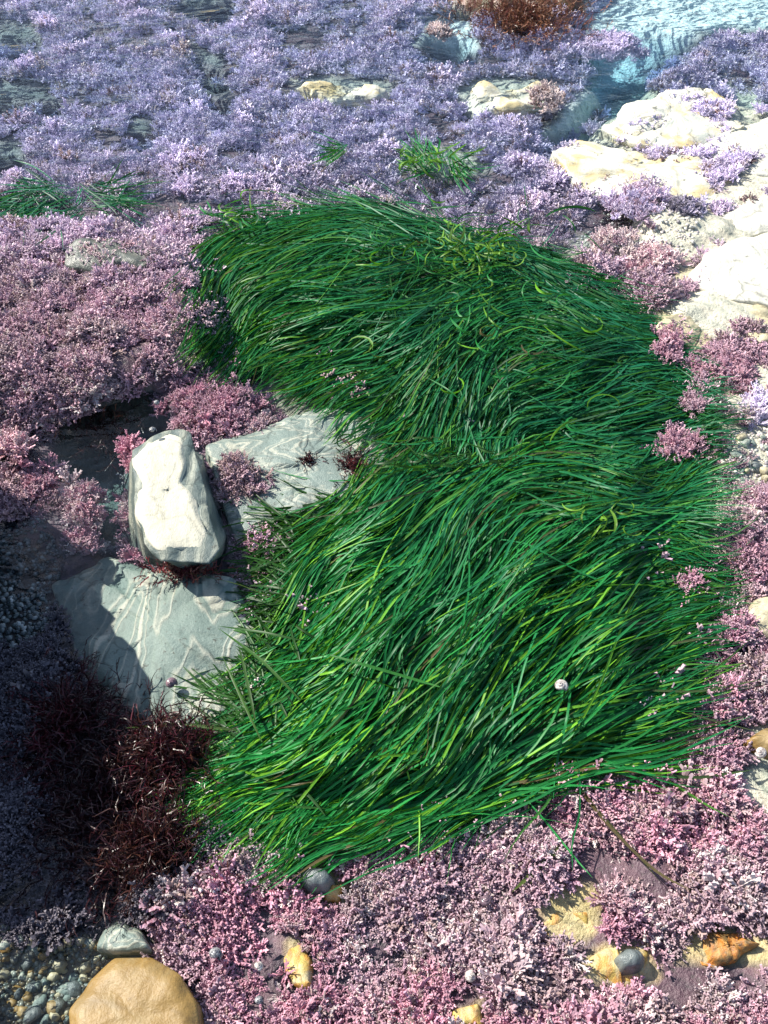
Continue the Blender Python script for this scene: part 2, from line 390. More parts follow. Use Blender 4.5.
def stone_mesh(name, top, bot, z0, z1, mat, n=80, rough=.004, rnd=.35, tilt=(0, 0), seed=0, dome=.15, smooth=3, steps=.0, crag=0.0, side_amp=1.6):
    """stone lofted between a foot outline and a top outline (world xy), rounded at its shoulder and uneven on top"""
    T, B = resample(top, n, smooth), resample(bot, n, smooth)
    # align the start of the two outlines
    k = int(np.argmin(np.hypot(*(B - T[0]).T))); B = np.roll(B, -k, 0)
    c = T.mean(0); H = z1 - z0
    V = []
    side = [0, .2, .4, .6, .78, .9, .97, 1.0]
    for f in side:
        e = f ** 1.6
        V.append(np.c_[B * (1 - f) + T * f, np.full(n, z0 + H * (1 - rnd) * f + H * rnd * (1 - (1 - f) ** 2) * .55)])
    zt = V[-1][0, 2]
    for s in (.96, .9, .82, .72, .6, .48, .36, .24, .12, .04):
        V.append(np.c_[c + (T - c) * s, np.full(n, zt + (z1 - zt) * min(1, (1 - s) * 5) + H * dome * (1 - s * s))])
    V = np.vstack(V); nr = len(V) // n
    cx, cy = c
    V[:, 2] += ((V[:, 0] - cx) * tilt[0] + (V[:, 1] - cy) * tilt[1]) * np.clip((V[:, 2] - z0) / max(H, 1e-6), 0, 1)
    for i in range(len(V)):
        q = Vector(V[i]) * 28 + Vector((seed * 7.1, seed * 3.3, 0))
        d = mnoise.fractal(q, 1.0, 2.0, 4) ; e = mnoise.noise(q * .35)
        V[i, 2] += rough * (d * .8 + e * 1.6)
        a = V[i, :2] - c; L = np.hypot(*a) + 1e-6
        V[i, :2] += a / L * rough * (mnoise.noise(q * .8 + Vector((9, 9, 9))) * side_amp)
        V[i, 2] -= rough * crag * max(0, .22 - abs(mnoise.noise(q * .8 + Vector((5, 2, 8))))) / .22
        if steps: V[i, 2] += steps * math.floor(3 * mnoise.noise(q * .45 + Vector((3, 1, 0)))) / 3
    V = np.vstack([V, V[-n:].mean(0)])
    ii = np.arange(n); jj = (ii + 1) % n
    Fq = [np.stack([r * n + ii, r * n + jj, (r + 1) * n + jj, (r + 1) * n + ii], 1) for r in range(nr - 1)]
    F3 = np.stack([(nr - 1) * n + ii, (nr - 1) * n + jj, np.full(n, len(V) - 1), np.full(n, len(V) - 1)], 1)
    bmx = bmesh.new(); vs = [bmx.verts.new(v) for v in V]
    for f in np.vstack(Fq): bmx.faces.new([vs[k] for k in f]).smooth = True
    for f in F3: bmx.faces.new([vs[k] for k in f[:3]]).smooth = True
    bmx.normal_update(); me = bpy.data.meshes.new(name); bmx.to_mesh(me); bmx.free(); me.materials.append(mat)
    return me

def stone(name, label, cat, top, z0, z1, mat, bot=None, grow=1.1, group=None, **kw):
    tw = [tuple(P(a, b, z1)[:2]) for a, b in top]
    if bot is None:
        c = np.mean(tw, 0); bw = [tuple(c + (np.array(p) - c) * grow) for p in tw]
    else: bw = [tuple(P(a, b, z0)[:2]) for a, b in bot]
    o = link(name, stone_mesh(name, tw, bw, z0, z1, mat, **kw))
    return tag(o, label, cat, group)

M_BLOCK = rock_mat('banded_grey_stone', (.10, .13, .12), (.36, .37, .29), scale=60, spec=.3, spots=.55, stretch=(.6, .6, 2.6), distort=3, dry_amp=.022)
M_CHALK = rock_mat('chalky_crust', (.56, .53, .41), (.44, .44, .35), scale=40, spots=.35, distort=8, wave_amt=.5, rough=.8, dark=(.16, .14, .09), cracks=.4)
M_SLATE = rock_mat('wet_slate', (.145, .195, .170), (.42, .415, .33), scale=46, spec=.25, swirl=13, rot=(0, 0, R(-68)), stretch=(1, .30, 1), spots=.8, rough=.5, distort=4.5, wave_amt=1.0, band_bump=.3)  # pale swirls are strata bands plus caustic light lines put into the colour
M_MARB = rock_mat('swirled_grey_stone', (.165, .21, .185), (.44, .44, .35), scale=60, spec=.25, swirl=16, distort=11, rot=(0, 0, R(50)), stretch=(.6, 1.5, 1), spots=.5, rough=.35, wave_amt=.95)
M_CREAM = rock_mat('cream_sandstone', (.66, .63, .50), (.34, .39, .36), pale=(.84, .82, .74), dry_z=.028, scale=30, spots=.8, distort=10, blotch=(.55, .44, .20), stretch=(.6, 1.5, 1))
M_TAN = rock_mat('tan_sandstone', (.48, .42, .27), (.34, .31, .20), pale=(.84, .82, .76), dry_z=.2, scale=40, spots=.6, distort=12, stretch=(1, 1.6, 1))
M_WHITE = rock_mat('dry_white_stone', (.60, .58, .48), (.42, .42, .36), pale=(.78, .76, .69), dry_z=.016, scale=45, spots=.6, distort=8)
M_OCHRE = rock_mat('ochre_stone', (.235, .145, .040), (.17, .10, .030), scale=30, spots=.8, blotch=(.30, .215, .095), distort=9, rough=.5, wave_amt=.16, band_bump=0.0, dark=(.14, .08, .02))
M_YEL = rock_mat('lichen_yellow_stone', (.46, .34, .09), (.48, .17, .025), scale=70, distort=9, spots=.6, blotch=(.50, .44, .26))
M_ORANGE = rock_mat('orange_crusted_stone', (.48, .18, .03), (.45, .30, .10), scale=80, distort=9, spots=.8, blotch=(.06, .06, .03))
M_GREY = rock_mat('grey_pebble', (.11, .13, .125), (.19, .21, .20), scale=70, distort=3, spots=.3, rough=.28)
M_DARKR = rock_mat('dark_wet_rock', (.08, .09, .075), (.15, .15, .12), scale=50, spots=.6, rough=.35)
M_BROWN = rock_mat('brown_weedy_rock', (.13, .05, .028), (.18, .11, .045), scale=60, spots=.6, rough=.35, blotch=(.08, .075, .03))

blk = stone('banded_block', 'tall pale oblong stone block with a chalky top and grey banded sides', 'rock',
      [(133, 452), (150, 437), (172, 430), (191, 433), (199, 464), (209, 512), (218, 544), (208, 558), (160, 556), (144, 540), (133, 495)], -.06, .050, M_BLOCK,
      bot=[(124, 470), (150, 440), (204, 444), (234, 530), (240, 570), (228, 592), (150, 588), (126, 545)], seed=1, rough=.0026, dome=.0, rnd=.06, tilt=(-.06, .03), n=170, smooth=0, crag=1.6)
tw = [tuple(P(a, b, .050)[:2]) for a, b in [(133, 458), (148, 442), (166, 436), (183, 441), (187, 462), (184, 478), (192, 490), (197, 508), (206, 528), (200, 544), (176, 543), (160, 546), (146, 534), (136, 500)]]
cbk = np.mean(tw, 0)
crust = link('chalky_crust', stone_mesh('chalky_crust', tw, [tuple(cbk + (np.array(p) - cbk) * 1.03) for p in tw], .040, .0535, M_CHALK, seed=1, rough=.0022, dome=.0, rnd=.9, tilt=(-.06, .03), n=120, smooth=2, side_amp=4), blk)
stone('slate_slab', 'flat grey green slate slab with pale wavy bands and painted caustic lines beside the seagrass', 'rock', SLATE, -.09, -.004, M_SLATE, seed=2, rough=.003, dome=.0, tilt=(.06, 0.0), grow=1.06, n=140, rnd=.2, steps=.012, smooth=1)
stone('marbled_slab', 'swirled white and grey rock slab right of the oblong block', 'rock', [(205, 444), (260, 424), (320, 404), (392, 418), (388, 470), (350, 508), (280, 530), (236, 540), (222, 500)], -.06, .002, M_MARB, seed=3, rough=.003, dome=.0, grow=1.1, n=140, steps=.010, smooth=1, rnd=.2)
stone('ochre_stone', 'flat topped ochre tan stone at the bottom edge by the gravel', 'rock',
      [(66, 1008), (88, 976), (112, 955), (148, 955), (180, 972), (198, 1000), (202, 1040), (180, 1075), (110, 1080), (70, 1050)], -.06, .026, M_OCHRE, seed=4, rough=.0022, dome=.03, grow=1.04, rnd=.2, n=120, smooth=1, crag=.8)
stone('pale_stone', 'small pale cracked stone just above the ochre stone', 'rock', [(96, 948), (104, 926), (124, 914), (146, 932), (155, 954), (130, 956)], -.06, -.004, M_MARB, seed=5, rough=.008, dome=.2, n=60, smooth=1)
stone('white_boulder', 'largest bright white flat boulder at the right edge above the tan ledge', 'rock', [(690, 272), (706, 250), (740, 234), (800, 224), (850, 260), (830, 302), (775, 304), (735, 296), (708, 286)], -.05, .010, M_WHITE, seed=6, rough=.004, dome=.03, grow=1.06, n=120, rnd=.25, smooth=1, steps=.006)
stone('tan_ledge', 'lumpy tan sandstone ledge below the white boulder', 'rock', [(655, 308), (664, 278), (690, 264), (730, 290), (768, 300), (800, 310), (785, 338), (730, 348), (690, 350), (660, 340)], -.04, .002, M_TAN, seed=7, rough=.005, dome=.0, grow=1.1, n=140, steps=.02, smooth=1, rnd=.2)
stone('cream_ledge', 'long low cream rock ledge crossing below the banded rock', 'rock', [(552, 152), (575, 136), (640, 146), (700, 152), (740, 168), (732, 192), (680, 202), (630, 198), (580, 184)], -.05, .000, M_CREAM, seed=8, rough=.004, dome=.0, grow=1.06, n=140, steps=.014, smooth=1, rnd=.2)
stone('banded_rock', 'low rounded rock with grey rings and yellow patch near water channel', 'rock', [(600, 124), (626, 100), (664, 88), (706, 88), (740, 100), (744, 126), (704, 140), (640, 142)], -.05, .002, M_CREAM, seed=9, rough=.005, dome=.04, grow=1.08, n=140, steps=.018, smooth=1, rnd=.3)
stone('white_slab', 'broad bright white slab at right edge behind the cream ledge', 'rock', [(704, 142), (732, 124), (800, 106), (850, 130), (840, 168), (780, 174), (726, 164)], -.05, .006, M_WHITE, seed=10, rough=.004, dome=.02, grow=1.06, n=120, steps=.012, smooth=1, rnd=.25)
stone('white_slab', 'white flat stone at right edge below the broad white slab', 'rock', [(716, 216), (745, 196), (800, 190), (830, 210), (800, 230), (736, 230)], -.05, .004, M_WHITE, seed=11, rough=.004, dome=.02, grow=1.06, n=90, steps=.012, smooth=1, rnd=.25)
stone('cream_slab', 'pale cream slab with small grey dent beside the far blue channel', 'rock', [(460, 96), (482, 80), (520, 86), (552, 80), (560, 92), (520, 110), (478, 111)], -.06, -.010, M_CREAM, seed=12, rough=.009, dome=.1, grow=1.15, n=90, steps=.01)
stone('far_slab', 'narrow greenish slab among lilac turf near the top edge', 'rock', [(292, 85), (330, 79), (386, 85), (384, 96), (335, 97)], -.06, -.012, M_CREAM, seed=13, rough=.008, dome=.1, grow=1.15, n=80, steps=.01)
stone('tan_rock', 'smooth tan rock poking from turf at right edge beside seagrass tips', 'rock', [(742, 614), (755, 598), (790, 594), (810, 625), (775, 636), (748, 632)], -.04, -.001, M_TAN, seed=14, rough=.005, dome=.12, n=70, grow=1.2)
stone('orange_stone', 'small orange stone at the right edge beside long seagrass tips', 'rock', [(744, 740), (760, 724), (790, 720), (800, 745), (770, 752)], -.04, .0, M_OCHRE, seed=15, rough=.005, dome=.15, n=60)
stone('yellow_rock', 'yellow rock with orange crust showing through foreground turf', 'rock', FRONT_ROCKS[0], -.05, -.003, M_YEL, seed=16, rough=.006, dome=.0, n=110, grow=1.15, steps=.010, smooth=1, crag=1)
stone('yellow_rock', 'low yellow ringed rock carrying a smooth grey green limpet', 'rock', FRONT_ROCKS[1], -.05, -.003, M_YEL, seed=17, rough=.005, dome=.0, n=110, grow=1.15, steps=.010, smooth=1, crag=1)
stone('orange_rock', 'orange and black crusted rock in the foreground turf toward the right edge', 'rock', [(692, 948), (712, 926), (742, 928), (764, 944), (740, 960), (706, 962)], -.05, -.001, M_ORANGE, seed=18, rough=.006, dome=.0, n=110, steps=.01, smooth=1, crag=1)
stone('yellow_rock', 'slender olive yellow rock sunk in turf under the grey pebble', 'rock', FRONT_ROCKS[3], -.05, -.010, M_YEL, seed=19, rough=.010, dome=.2, n=60, steps=.01)
stone('yellow_rock', 'small yellow rock cut by the bottom edge of the picture', 'rock', FRONT_ROCKS[4], -.05, -.003, M_YEL, seed=20, rough=.008, dome=.2, n=60)
stone('limpet_shell', 'oval grey green limpet on the ringed yellow rock', 'limpet', [(616, 958), (626, 948), (640, 949), (646, 958), (640, 967), (624, 969)], -.010, .006, M_GREY, seed=21, rough=.0008, dome=.35, n=40, grow=1.25)
stone('grey_pebble', 'smooth dark grey pebble under the lower edge of the seagrass', 'pebble', [(299, 876), (308, 866), (326, 867), (334, 878), (328, 888), (308, 887)], -.012, .010, M_GREY, seed=22, rough=.001, dome=.25, n=40, grow=1.2, rnd=.6)
stone('pale_stone', 'pale buff stone wedged right of the dark grey pebble', 'rock', [(318, 888), (338, 880), (350, 884), (340, 902), (322, 902)], -.04, -.008, M_YEL, seed=23, rough=.006, dome=.2, n=50)
stone('dark_ledge', 'low dark ledge topped with whitish coralline on the left bank', 'rock', [(62, 244), (95, 232), (140, 232), (162, 248), (145, 264), (100, 268), (65, 262)], .0, .050, M_DARKR, seed=24, rough=.007, dome=.05, n=80, grow=1.1)
stone('brown_rock', 'dark reddish brown weedy rock in water at the top edge', 'rock', [(440, 0), (470, -18), (560, -26), (592, -8), (590, 8), (540, 18), (480, 12)], -.10, -.012, M_BROWN, seed=25, rough=.014, dome=.2, n=100, grow=1.15)
# the tall rock on the left bank, just outside the picture, whose shade covers the dark hollow
bo = [(-1.00, .55), (-.82, .44), (-.60, .42), (-.47, .46), (-.455, .56), (-.475, .68), (-.50, .80), (-.56, .92), (-.75, .98), (-.95, .88), (-1.04, .7)]
cb = np.mean(bo, 0)
o = link('boulder', stone_mesh('boulder', [tuple(cb + (np.array(p) - cb) * .97) for p in bo], bo, -.08, .23, M_DARKR, seed=30, rough=.022, dome=.05, n=110, rnd=.15))
tag(o, 'large dark weathered boulder standing on the left bank over the hollow', 'boulder')

# ------------------------------------------------------------------ coralline sprigs
def sprig_mesh(seed, n_fr=9, wide=1.0, rad=1.0):
    rg = random.Random(seed); V, F, T, S = [], [], [], []
    def seg(p, q, r0, r1, t0, t1, cap, var):
        ax = (q - p).normalized(); a = ax.orthogonal().normalized(); b = ax.cross(a); base = len(V)
        for c, r, t in ((p, r0, t0), (q, r1, t1)):
            for k in range(3):
                an = k * 2.094; V.append(c + (a * math.cos(an) + b * math.sin(an)) * r); T.append(t); S.append(var)
        for k in range(3):
            m = (k + 1) % 3; F.append((base + k, base + m, base + 3 + m)); F.append((base + k, base + 3 + m, base + 3 + k))
        if cap: F.append((base + 3, base + 4, base + 5))
    for i in range(n_fr):
        az = i * 2.4 + rg.uniform(-.5, .5); tl = wide * (.15 + 1.05 * math.sqrt((i + .5) / n_fr)) + rg.uniform(-.15, .15)
        d = Vector((math.sin(tl) * math.cos(az), math.sin(tl) * math.sin(az), math.cos(tl)))
        sidev = d.cross(Vector((rg.uniform(-1, 1), rg.uniform(-1, 1), .3))).normalized()
        L = rg.uniform(.015, .023); p = Vector((math.cos(az) * .002, math.sin(az) * .002, -.005)); var = rg.random()
        st = 4
        for k in range(st):
            q = p + d * L / st + Vector((rg.uniform(-1, 1), rg.uniform(-1, 1), rg.uniform(-.3, 1))) * .0010
            t0, t1 = k / st, (k + 1) / st
            seg(p, q, .0010 * rad, .0012 * rad * (1 if k < 3 else .75), t0, t1, k == st - 1, var)
            if k >= 1 or rg.random() < .3:
                for s in (-1, 1):
                    l = rg.uniform(.0038, .0068) * (1.2 - .17 * k)
                    e = q + (sidev * s * .75 + d * .8).normalized() * l + Vector((rg.uniform(-1, 1), rg.uniform(-1, 1), rg.uniform(-1, 1))) * .0010
                    seg(p.lerp(q, .7), e, .0009 * rad, .0011 * rad, t0, min(1, t1 + .2), True, var)
            p = q
    me = mesh_np('sprig', np.array([tuple(v) for v in V]), np.array(F), M_CORAL, False, [('tip', 'FLOAT', T), ('var', 'FLOAT', S)])
    return me
SPRIGS = [sprig_mesh(100 + i, (7, 11, 14, 9)[i % 4], wide=(.7, .95, 1.1, .85)[i % 4], rad=(1.25, 1.0, .9, 1.1, 1.35)[i % 5]) for i in range(14)]
SRC = []
for m in SPRIGS: SRC.append(bpy.data.objects.new('sprig_source', m))   # never linked to the scene: read by the turf below

PINK, MAUVE, LILAC_VEIL, WHITE, BROWNP, SHADED_VIOLET = map(np.array, ((.50, .235, .30), (.405, .262, .305), (.72, .68, .84), (.76, .68, .62), (.25, .17, .15), (.030, .032, .05)))  # lilac carries the far water veil; violet carries the hollow's shade
def tints(px, py, x, y, rg):
    n = len(px)
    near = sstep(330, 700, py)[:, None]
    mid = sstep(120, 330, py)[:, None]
    base = LILAC_VEIL * (1 - mid) + (MAUVE * 1.12) * mid  # far tint paled toward lilac in place of the water sheen
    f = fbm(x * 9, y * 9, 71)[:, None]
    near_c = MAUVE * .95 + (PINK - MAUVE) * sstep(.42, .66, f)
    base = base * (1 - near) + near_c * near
    g = rg.random((n, 1))
    g2 = fbm(x * 34, y * 34, 77)[:, None]
    base = base + (np.array((.36, .29, .27)) - base) * (.75 * sstep(.50, .70, g2) * mid)
    base = base * (.72 + .58 * rg.random((n, 1)))
    base = np.where(g < .05 + .05 * near, WHITE * (.6 + .4 * rg.random((n, 1))), base)
    base = np.where((g > .93), BROWNP * 1.1, base)
    return base

def turf_group():
    ng = bpy.data.node_groups.new('turf', 'GeometryNodeTree')
    ng.interface.new_socket('Geometry', in_out='INPUT', socket_type='NodeSocketGeometry')
    ng.interface.new_socket('Geometry', in_out='OUTPUT', socket_type='NodeSocketGeometry')
    N, L = ng.nodes, ng.links
    gi, go = N.new('NodeGroupInput'), N.new('NodeGroupOutput')
    g2i = N.new('GeometryNodeGeometryToInstance')
    for s in reversed(SRC):
        oi = N.new('GeometryNodeObjectInfo'); oi.inputs['Object'].default_value = s; L.new(oi.outputs['Geometry'], g2i.inputs[0])
    iop = N.new('GeometryNodeInstanceOnPoints'); iop.inputs['Pick Instance'].default_value = True
    def attr(name, typ):
        a = N.new('GeometryNodeInputNamedAttribute'); a.data_type = typ; a.inputs['Name'].default_value = name; return a.outputs[0]
    L.new(gi.outputs[0], iop.inputs['Points']); L.new(g2i.outputs[0], iop.inputs['Instance'])
    L.new(attr('pick', 'INT'), iop.inputs['Instance Index'])
    e2r = N.new('FunctionNodeEulerToRotation'); L.new(attr('rot', 'FLOAT_VECTOR'), e2r.inputs[0]); L.new(e2r.outputs[0], iop.inputs['Rotation'])
    L.new(attr('scl', 'FLOAT_VECTOR'), iop.inputs['Scale'])
    L.new(iop.outputs[0], go.inputs[0])
    return ng
TURF = turf_group()

def make_turf(name, label, pts, tint, scl, rg, tilt=.5):
    n = len(pts)
    me = bpy.data.meshes.new(name); me.vertices.add(n); me.vertices.foreach_set('co', pts.astype(np.float32).ravel())
    rot = np.stack([rg.normal(0, tilt * .6, n), rg.normal(0, tilt * .6, n), rg.random(n) * 6.283], 1)
    for an, typ, arr, key in (('pick', 'INT', rg.integers(0, len(SRC), n), 'value'), ('rot', 'FLOAT_VECTOR', rot, 'vector'), ('scl', 'FLOAT_VECTOR', np.stack([scl, scl, scl * .78], 1), 'vector'), ('tint', 'FLOAT_COLOR', np.hstack([tint, np.ones((n, 1))]), 'color')):
        a = me.attributes.new(an, typ, 'POINT'); a.data.foreach_set(key, np.asarray(arr, np.int32 if typ == 'INT' else np.float32).ravel())
    me.materials.append(M_CORAL)
    o = link(name, me); m = o.modifiers.new('turf', 'NODES'); m.node_group = TURF
    return tag(o, label, 'seaweed', kind='stuff')

# distinct clumps first: (px, py, rx, ry, z, tints, label)
CL = [
 (216, 398, 50, 46, -.018, (MAUVE, PINK), 'large rounded mauve coralline clump above the oblong stone block'),
 (243, 481, 25, 24, -.005, (BROWNP, MAUVE), 'small round brownish coralline clump on the swirled slab'),
 (86, 512, 28, 25, -.035, (PINK, WHITE), 'sunlit pink coralline clump standing in the shaded left pool'),
 (76, 562, 20, 17, -.055, (SHADED_VIOLET, SHADED_VIOLET), 'dull violet coralline clump at the upper end of the slate slab'),
 (36, 486, 18, 20, -.02, (MAUVE, PINK), 'small pink clump between left edge and the sunlit pool clump'),
 (8, 452, 22, 18, .0, (PINK, WHITE), 'pale tipped clump cut by left edge under the left bank'),
 (10, 500, 14, 22, -.01, (MAUVE, BROWNP), 'dark pink clump at left edge above the shaded gravel'),
 (132, 455, 9, 16, .0, (PINK, PINK), 'narrow bright pink clump on upper left flank of the oblong block'),
 (128, 512, 8, 22, -.03, (PINK, WHITE), 'thin pale pink clump along lower left foot of the oblong block'),
 (275, 548, 38, 26, -.02, (MAUVE, PINK), 'loose pink patch between oblong block and the seagrass fringe'),
 (722, 372, 34, 26, .0 - .008, (MAUVE, PINK), 'rounded mauve clump on sand below the tan ledge'),
 (668, 352, 24, 22, -.010, (MAUVE, PINK), 'pink clump touching the right side of the upper seagrass'),
 (702, 402, 18, 20, .0, (MAUVE, MAUVE), 'small mauve clump under the rounded mauve clump'),
 (690, 446, 44, 17, -.005, (MAUVE, PINK), 'wide mauve clump at the seagrass tips beside pale shell gravel'),
 (765, 408, 22, 18, .0, (LILAC_VEIL, WHITE), 'whitish lilac clump cut by right edge above shell gravel'),
 (748, 560, 32, 26, -.014, (MAUVE, PINK), 'mauve clump at right edge above the tan rock'),
 (690, 596, 24, 30, -.014, (MAUVE, PINK), 'dense mauve clump between seagrass and the tan rock'),
 (640, 205, 30, 17, .0, (LILAC_VEIL, MAUVE), 'clump on cream rock right above the upper seagrass, paled lilac for water sheen'),
 (684, 212, 20, 8, .0, (SHADED_VIOLET, LILAC_VEIL), 'small bluish violet clump on pale rock beside the cream ledge'),
 (618, 248, 26, 14, .0, (WHITE, MAUVE), 'white tipped clump at the upper right rim of the seagrass'),
 (655, 262, 26, 12, .0, (WHITE, PINK), 'bleached pinkish clump between upper seagrass and white boulder'),
 (612, 50, 34, 12, -.03, (LILAC_VEIL, LILAC_VEIL), 'turf island enclosed by blue water channels at the top, paled lilac for water sheen'),
 (440, 34, 12, 5, -.02, (WHITE, BROWNP), 'tiny speckled tuft alone in the small blue pool at the top'),
 (548, 98, 16, 10, .0, (WHITE, BROWNP), 'speckled white and brown clump on the end of pale slab'),
 (105, 262, 46, 14, .032, (WHITE, PINK), 'bleached white coralline fringe on the dark ledge of left bank'),
 (735, 640, 30, 26, -.014, (MAUVE, PINK), 'mauve clump below the tan rock at the right edge'),
 (722, 700, 34, 24, -.014, (MAUVE, PINK), 'mauve clump crossed by long seagrass tips at the right edge'),
 (712, 756, 30, 24, -.014, (MAUVE, PINK), 'pink clump left of the small orange stone'),
]
n_sprig = 0
clump_px = []
for ci, (px, py, rx, ry, z, (ta, tb), label) in enumerate(CL):
    rg = np.random.default_rng(500 + ci)
    c = P(px, py, z); root = link('coralline_clump', None, loc=c)
    tag(root, label, 'seaweed', 'coralline clumps around the pool')
    e1 = P(px + rx, py, z) - c; e2 = P(px, py + ry, z) - c; e3 = P(px, py - ry, z) - c
    area = math.pi * e1.length * (e2.length + e3.length) / 2
    n = int(min(280, max(14, area / (.0070 ** 2))))
    clump_px.append((px, py, rx, ry))
    rmax = min(e1.length, e3.length)
    for k in range(n):
        rr = math.sqrt((k + .5) / n); th = k * 2.39996
        if n > 60 and rr > .35 and float(fbm((c.x + rr * e1.length * math.cos(th)) * 45, (c.y + rr * e2.length * math.sin(th)) * 45, 300 + ci, 2)) < .40: continue
        rr *= 1 + .16 * math.sin(3 * th + ci) + .12 * math.sin(5 * th + 2 * ci) + rg.normal(0, .10)
        off = e1 * rr * math.cos(th) + (e2 if math.sin(th) > 0 else e3) * rr * abs(math.sin(th))
        dome = min(.014, rmax * .35) * (1 - min(1, rr) ** 2) + .006 * (float(vnoise((c.x + off.x) * 60, (c.y + off.y) * 60, 5)) - .5) * 2
        q = link('sprig', SPRIGS[int(rg.integers(len(SPRIGS)))], root)
        q.location = (off.x, off.y, dome + rg.normal(0, .002))
        tl = rr * .6
        ang = math.atan2(off.y, off.x)
        q.rotation_euler = (-math.sin(ang) * -tl * -1 + rg.normal(0, .25), math.cos(ang) * tl + rg.normal(0, .25), rg.random() * 6.28)
        s = float(np.exp(rg.normal(-.52, .22))); q.scale = (s, s, s * .78)
        f = rg.random() ** 1.5; t = (ta * (1 - f) + tb * f) * rg.uniform(.78, 1.2)
        q['tint'] = [float(a) for a in t]; n_sprig += 1

def in_clump(px, py):  # turf leaves the clumps free
    d = np.zeros(px.shape, bool)
    for a, b, rx, ry in clump_px: d |= ((px - a) / rx) ** 2 + ((py - b) / ry) ** 2 < .8
    return d

sp = .0066
gx, gy = np.meshgrid(np.arange(-1.25, 1.25, sp), np.arange(.12, 2.9, sp))
gx = (gx + rng.uniform(-.48, .48, gx.shape) * sp).ravel(); gy = (gy + rng.uniform(-.48, .48, gy.shape) * sp).ravel()
keep = np.abs(gx) < .62 + .42 * gy
gx, gy = gx[keep], gy[keep]
gh = ground(gx, gy)
px, py = proj(gx, gy, gh + .01)
lump = fbm(gx * 26, gy * 26, 81, 3)
gap = fbm(gx * 11, gy * 11, 87, 3)
keep = (bare(px, py) < 0) & ~in_clump(px, py) & (lump > .33) & (gap > .24 + .06 * sstep(700, 300, py))
keep &= (gh > -.11)
gx, gy, gh, px, py, lump, gap = (a[keep] for a in (gx, gy, gh, px, py, lump, gap))
up = .020 * (lump - .45) * 1.6 + .022 * (gap - .5)
pts = np.stack([gx, gy, gh + up], 1)
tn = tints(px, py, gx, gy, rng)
shade = (sdist(DARK, px, py) > -25)  # turf tint falls near black here, hollow shade put into the colour
tn[shade] = SHADED_VIOLET * (.8 + .6 * rng.random((shade.sum(), 1)))
scl = np.exp(rng.normal(0, .22, len(gx))) * .64 * (.95 + .9 * (lump - .45)) * (.8 + .5 * fbm(gx * 13, gy * 13, 95, 2))
zone = np.where(py > 760, 0, np.where((px < 300) & (py > 205), 1, np.where(px > 560, np.where(py > 230, 2, 3), 3)))
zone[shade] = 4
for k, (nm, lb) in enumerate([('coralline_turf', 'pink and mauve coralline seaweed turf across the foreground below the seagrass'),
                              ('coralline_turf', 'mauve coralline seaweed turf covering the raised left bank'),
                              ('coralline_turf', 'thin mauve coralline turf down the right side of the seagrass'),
                              ('coralline_turf', 'coralline seaweed turf covering the far half of pool, paled lilac for water sheen'),
                              ('coralline_turf', 'coralline turf in the left hollow, coloured near black for its shade')]):
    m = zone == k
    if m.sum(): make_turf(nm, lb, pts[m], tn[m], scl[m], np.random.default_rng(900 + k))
print('turf points', len(gx), 'clump sprigs', n_sprig)

# ------------------------------------------------------------------ seagrass
class Flow:
    """lie of the blades: control orientations spread over the tussock, disturbed into locks"""
    def __init__(f, ctrl, seed, mid=None, lock=.45):
        f.x0, f.y0, f.st = -100, 80, 5.0
        gx_, gy_ = np.meshgrid(np.arange(-100, 900, 5.0), np.arange(80, 960, 5.0))
        a2x = np.zeros(gx_.shape); a2y = np.zeros(gx_.shape)
        for cx, cy, dx, dy in ctrl:
            wgt = 1 / (((gx_ - cx) ** 2 + (gy_ - cy) ** 2) / 1600. + .5) ** 1.5
            a = math.atan2(dy, dx); k = 2 if mid is not None else 1
            a2x += wgt * math.cos(k * a); a2y += wgt * math.sin(k * a)
        f.a = np.arctan2(a2y, a2x) / (2 if mid is not None else 1)
        f.n = lock * 2 * (fbm(gx_ / 75., gy_ / 60., seed, 3) - .5) * 2
        f.mid = mid
    def sign(f, rg, x):
        if f.mid is None: return 1
        return 1 if rg.random() < 1 / (1 + math.exp(-(x - f.mid) / 38.)) else -1
    def at(f, x, y):
        i = min(max(int((y - f.y0) / f.st), 0), f.a.shape[0] - 1); j = min(max(int((x - f.x0) / f.st), 0), f.a.shape[1] - 1)
        return f.a[i, j] + f.n[i, j]

def blade_verts(pts, width, roll, twist, col, seed):
    """ribbon with a shallow midrib fold along a polyline"""
    n = len(pts); V, C = [], []
    p = np.array(pts); tg = np.gradient(p, axis=0); tg /= np.linalg.norm(tg, axis=1)[:, None] + 1e-9
    upv = np.array([0, 0, 1.0])
    for i in range(n):
        t = i / (n - 1)
        s = np.cross(tg[i], upv); s /= np.linalg.norm(s) + 1e-9
        u = np.cross(s, tg[i]); a = roll + twist * t
        side = s * math.cos(a) + u * math.sin(a); nrm = -s * math.sin(a) + u * math.cos(a)
        wd = width * .5 * min(1, .55 + t * 2) * (1 if t < .7 else max(.06, 1 - ((t - .7) / .3) ** 1.4 * .94))
        V += [p[i] - side * wd, p[i] - nrm * wd * .28, p[i] + side * wd]
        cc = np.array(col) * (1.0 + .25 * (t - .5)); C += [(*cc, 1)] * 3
    F = []
    for i in range(n - 1):
        b = i * 3; F += [(b, b + 1, b + 4, b + 3), (b + 1, b + 2, b + 5, b + 4)]
    return V, F, C

def blades_mesh(name, bl):
    V, F, C = [], [], []
    for b in bl:
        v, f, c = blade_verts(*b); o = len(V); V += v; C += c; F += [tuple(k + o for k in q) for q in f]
    return mesh_np(name, np.array(V), np.array(F), M_BLADE, True, [('col', 'FLOAT_COLOR', C)])

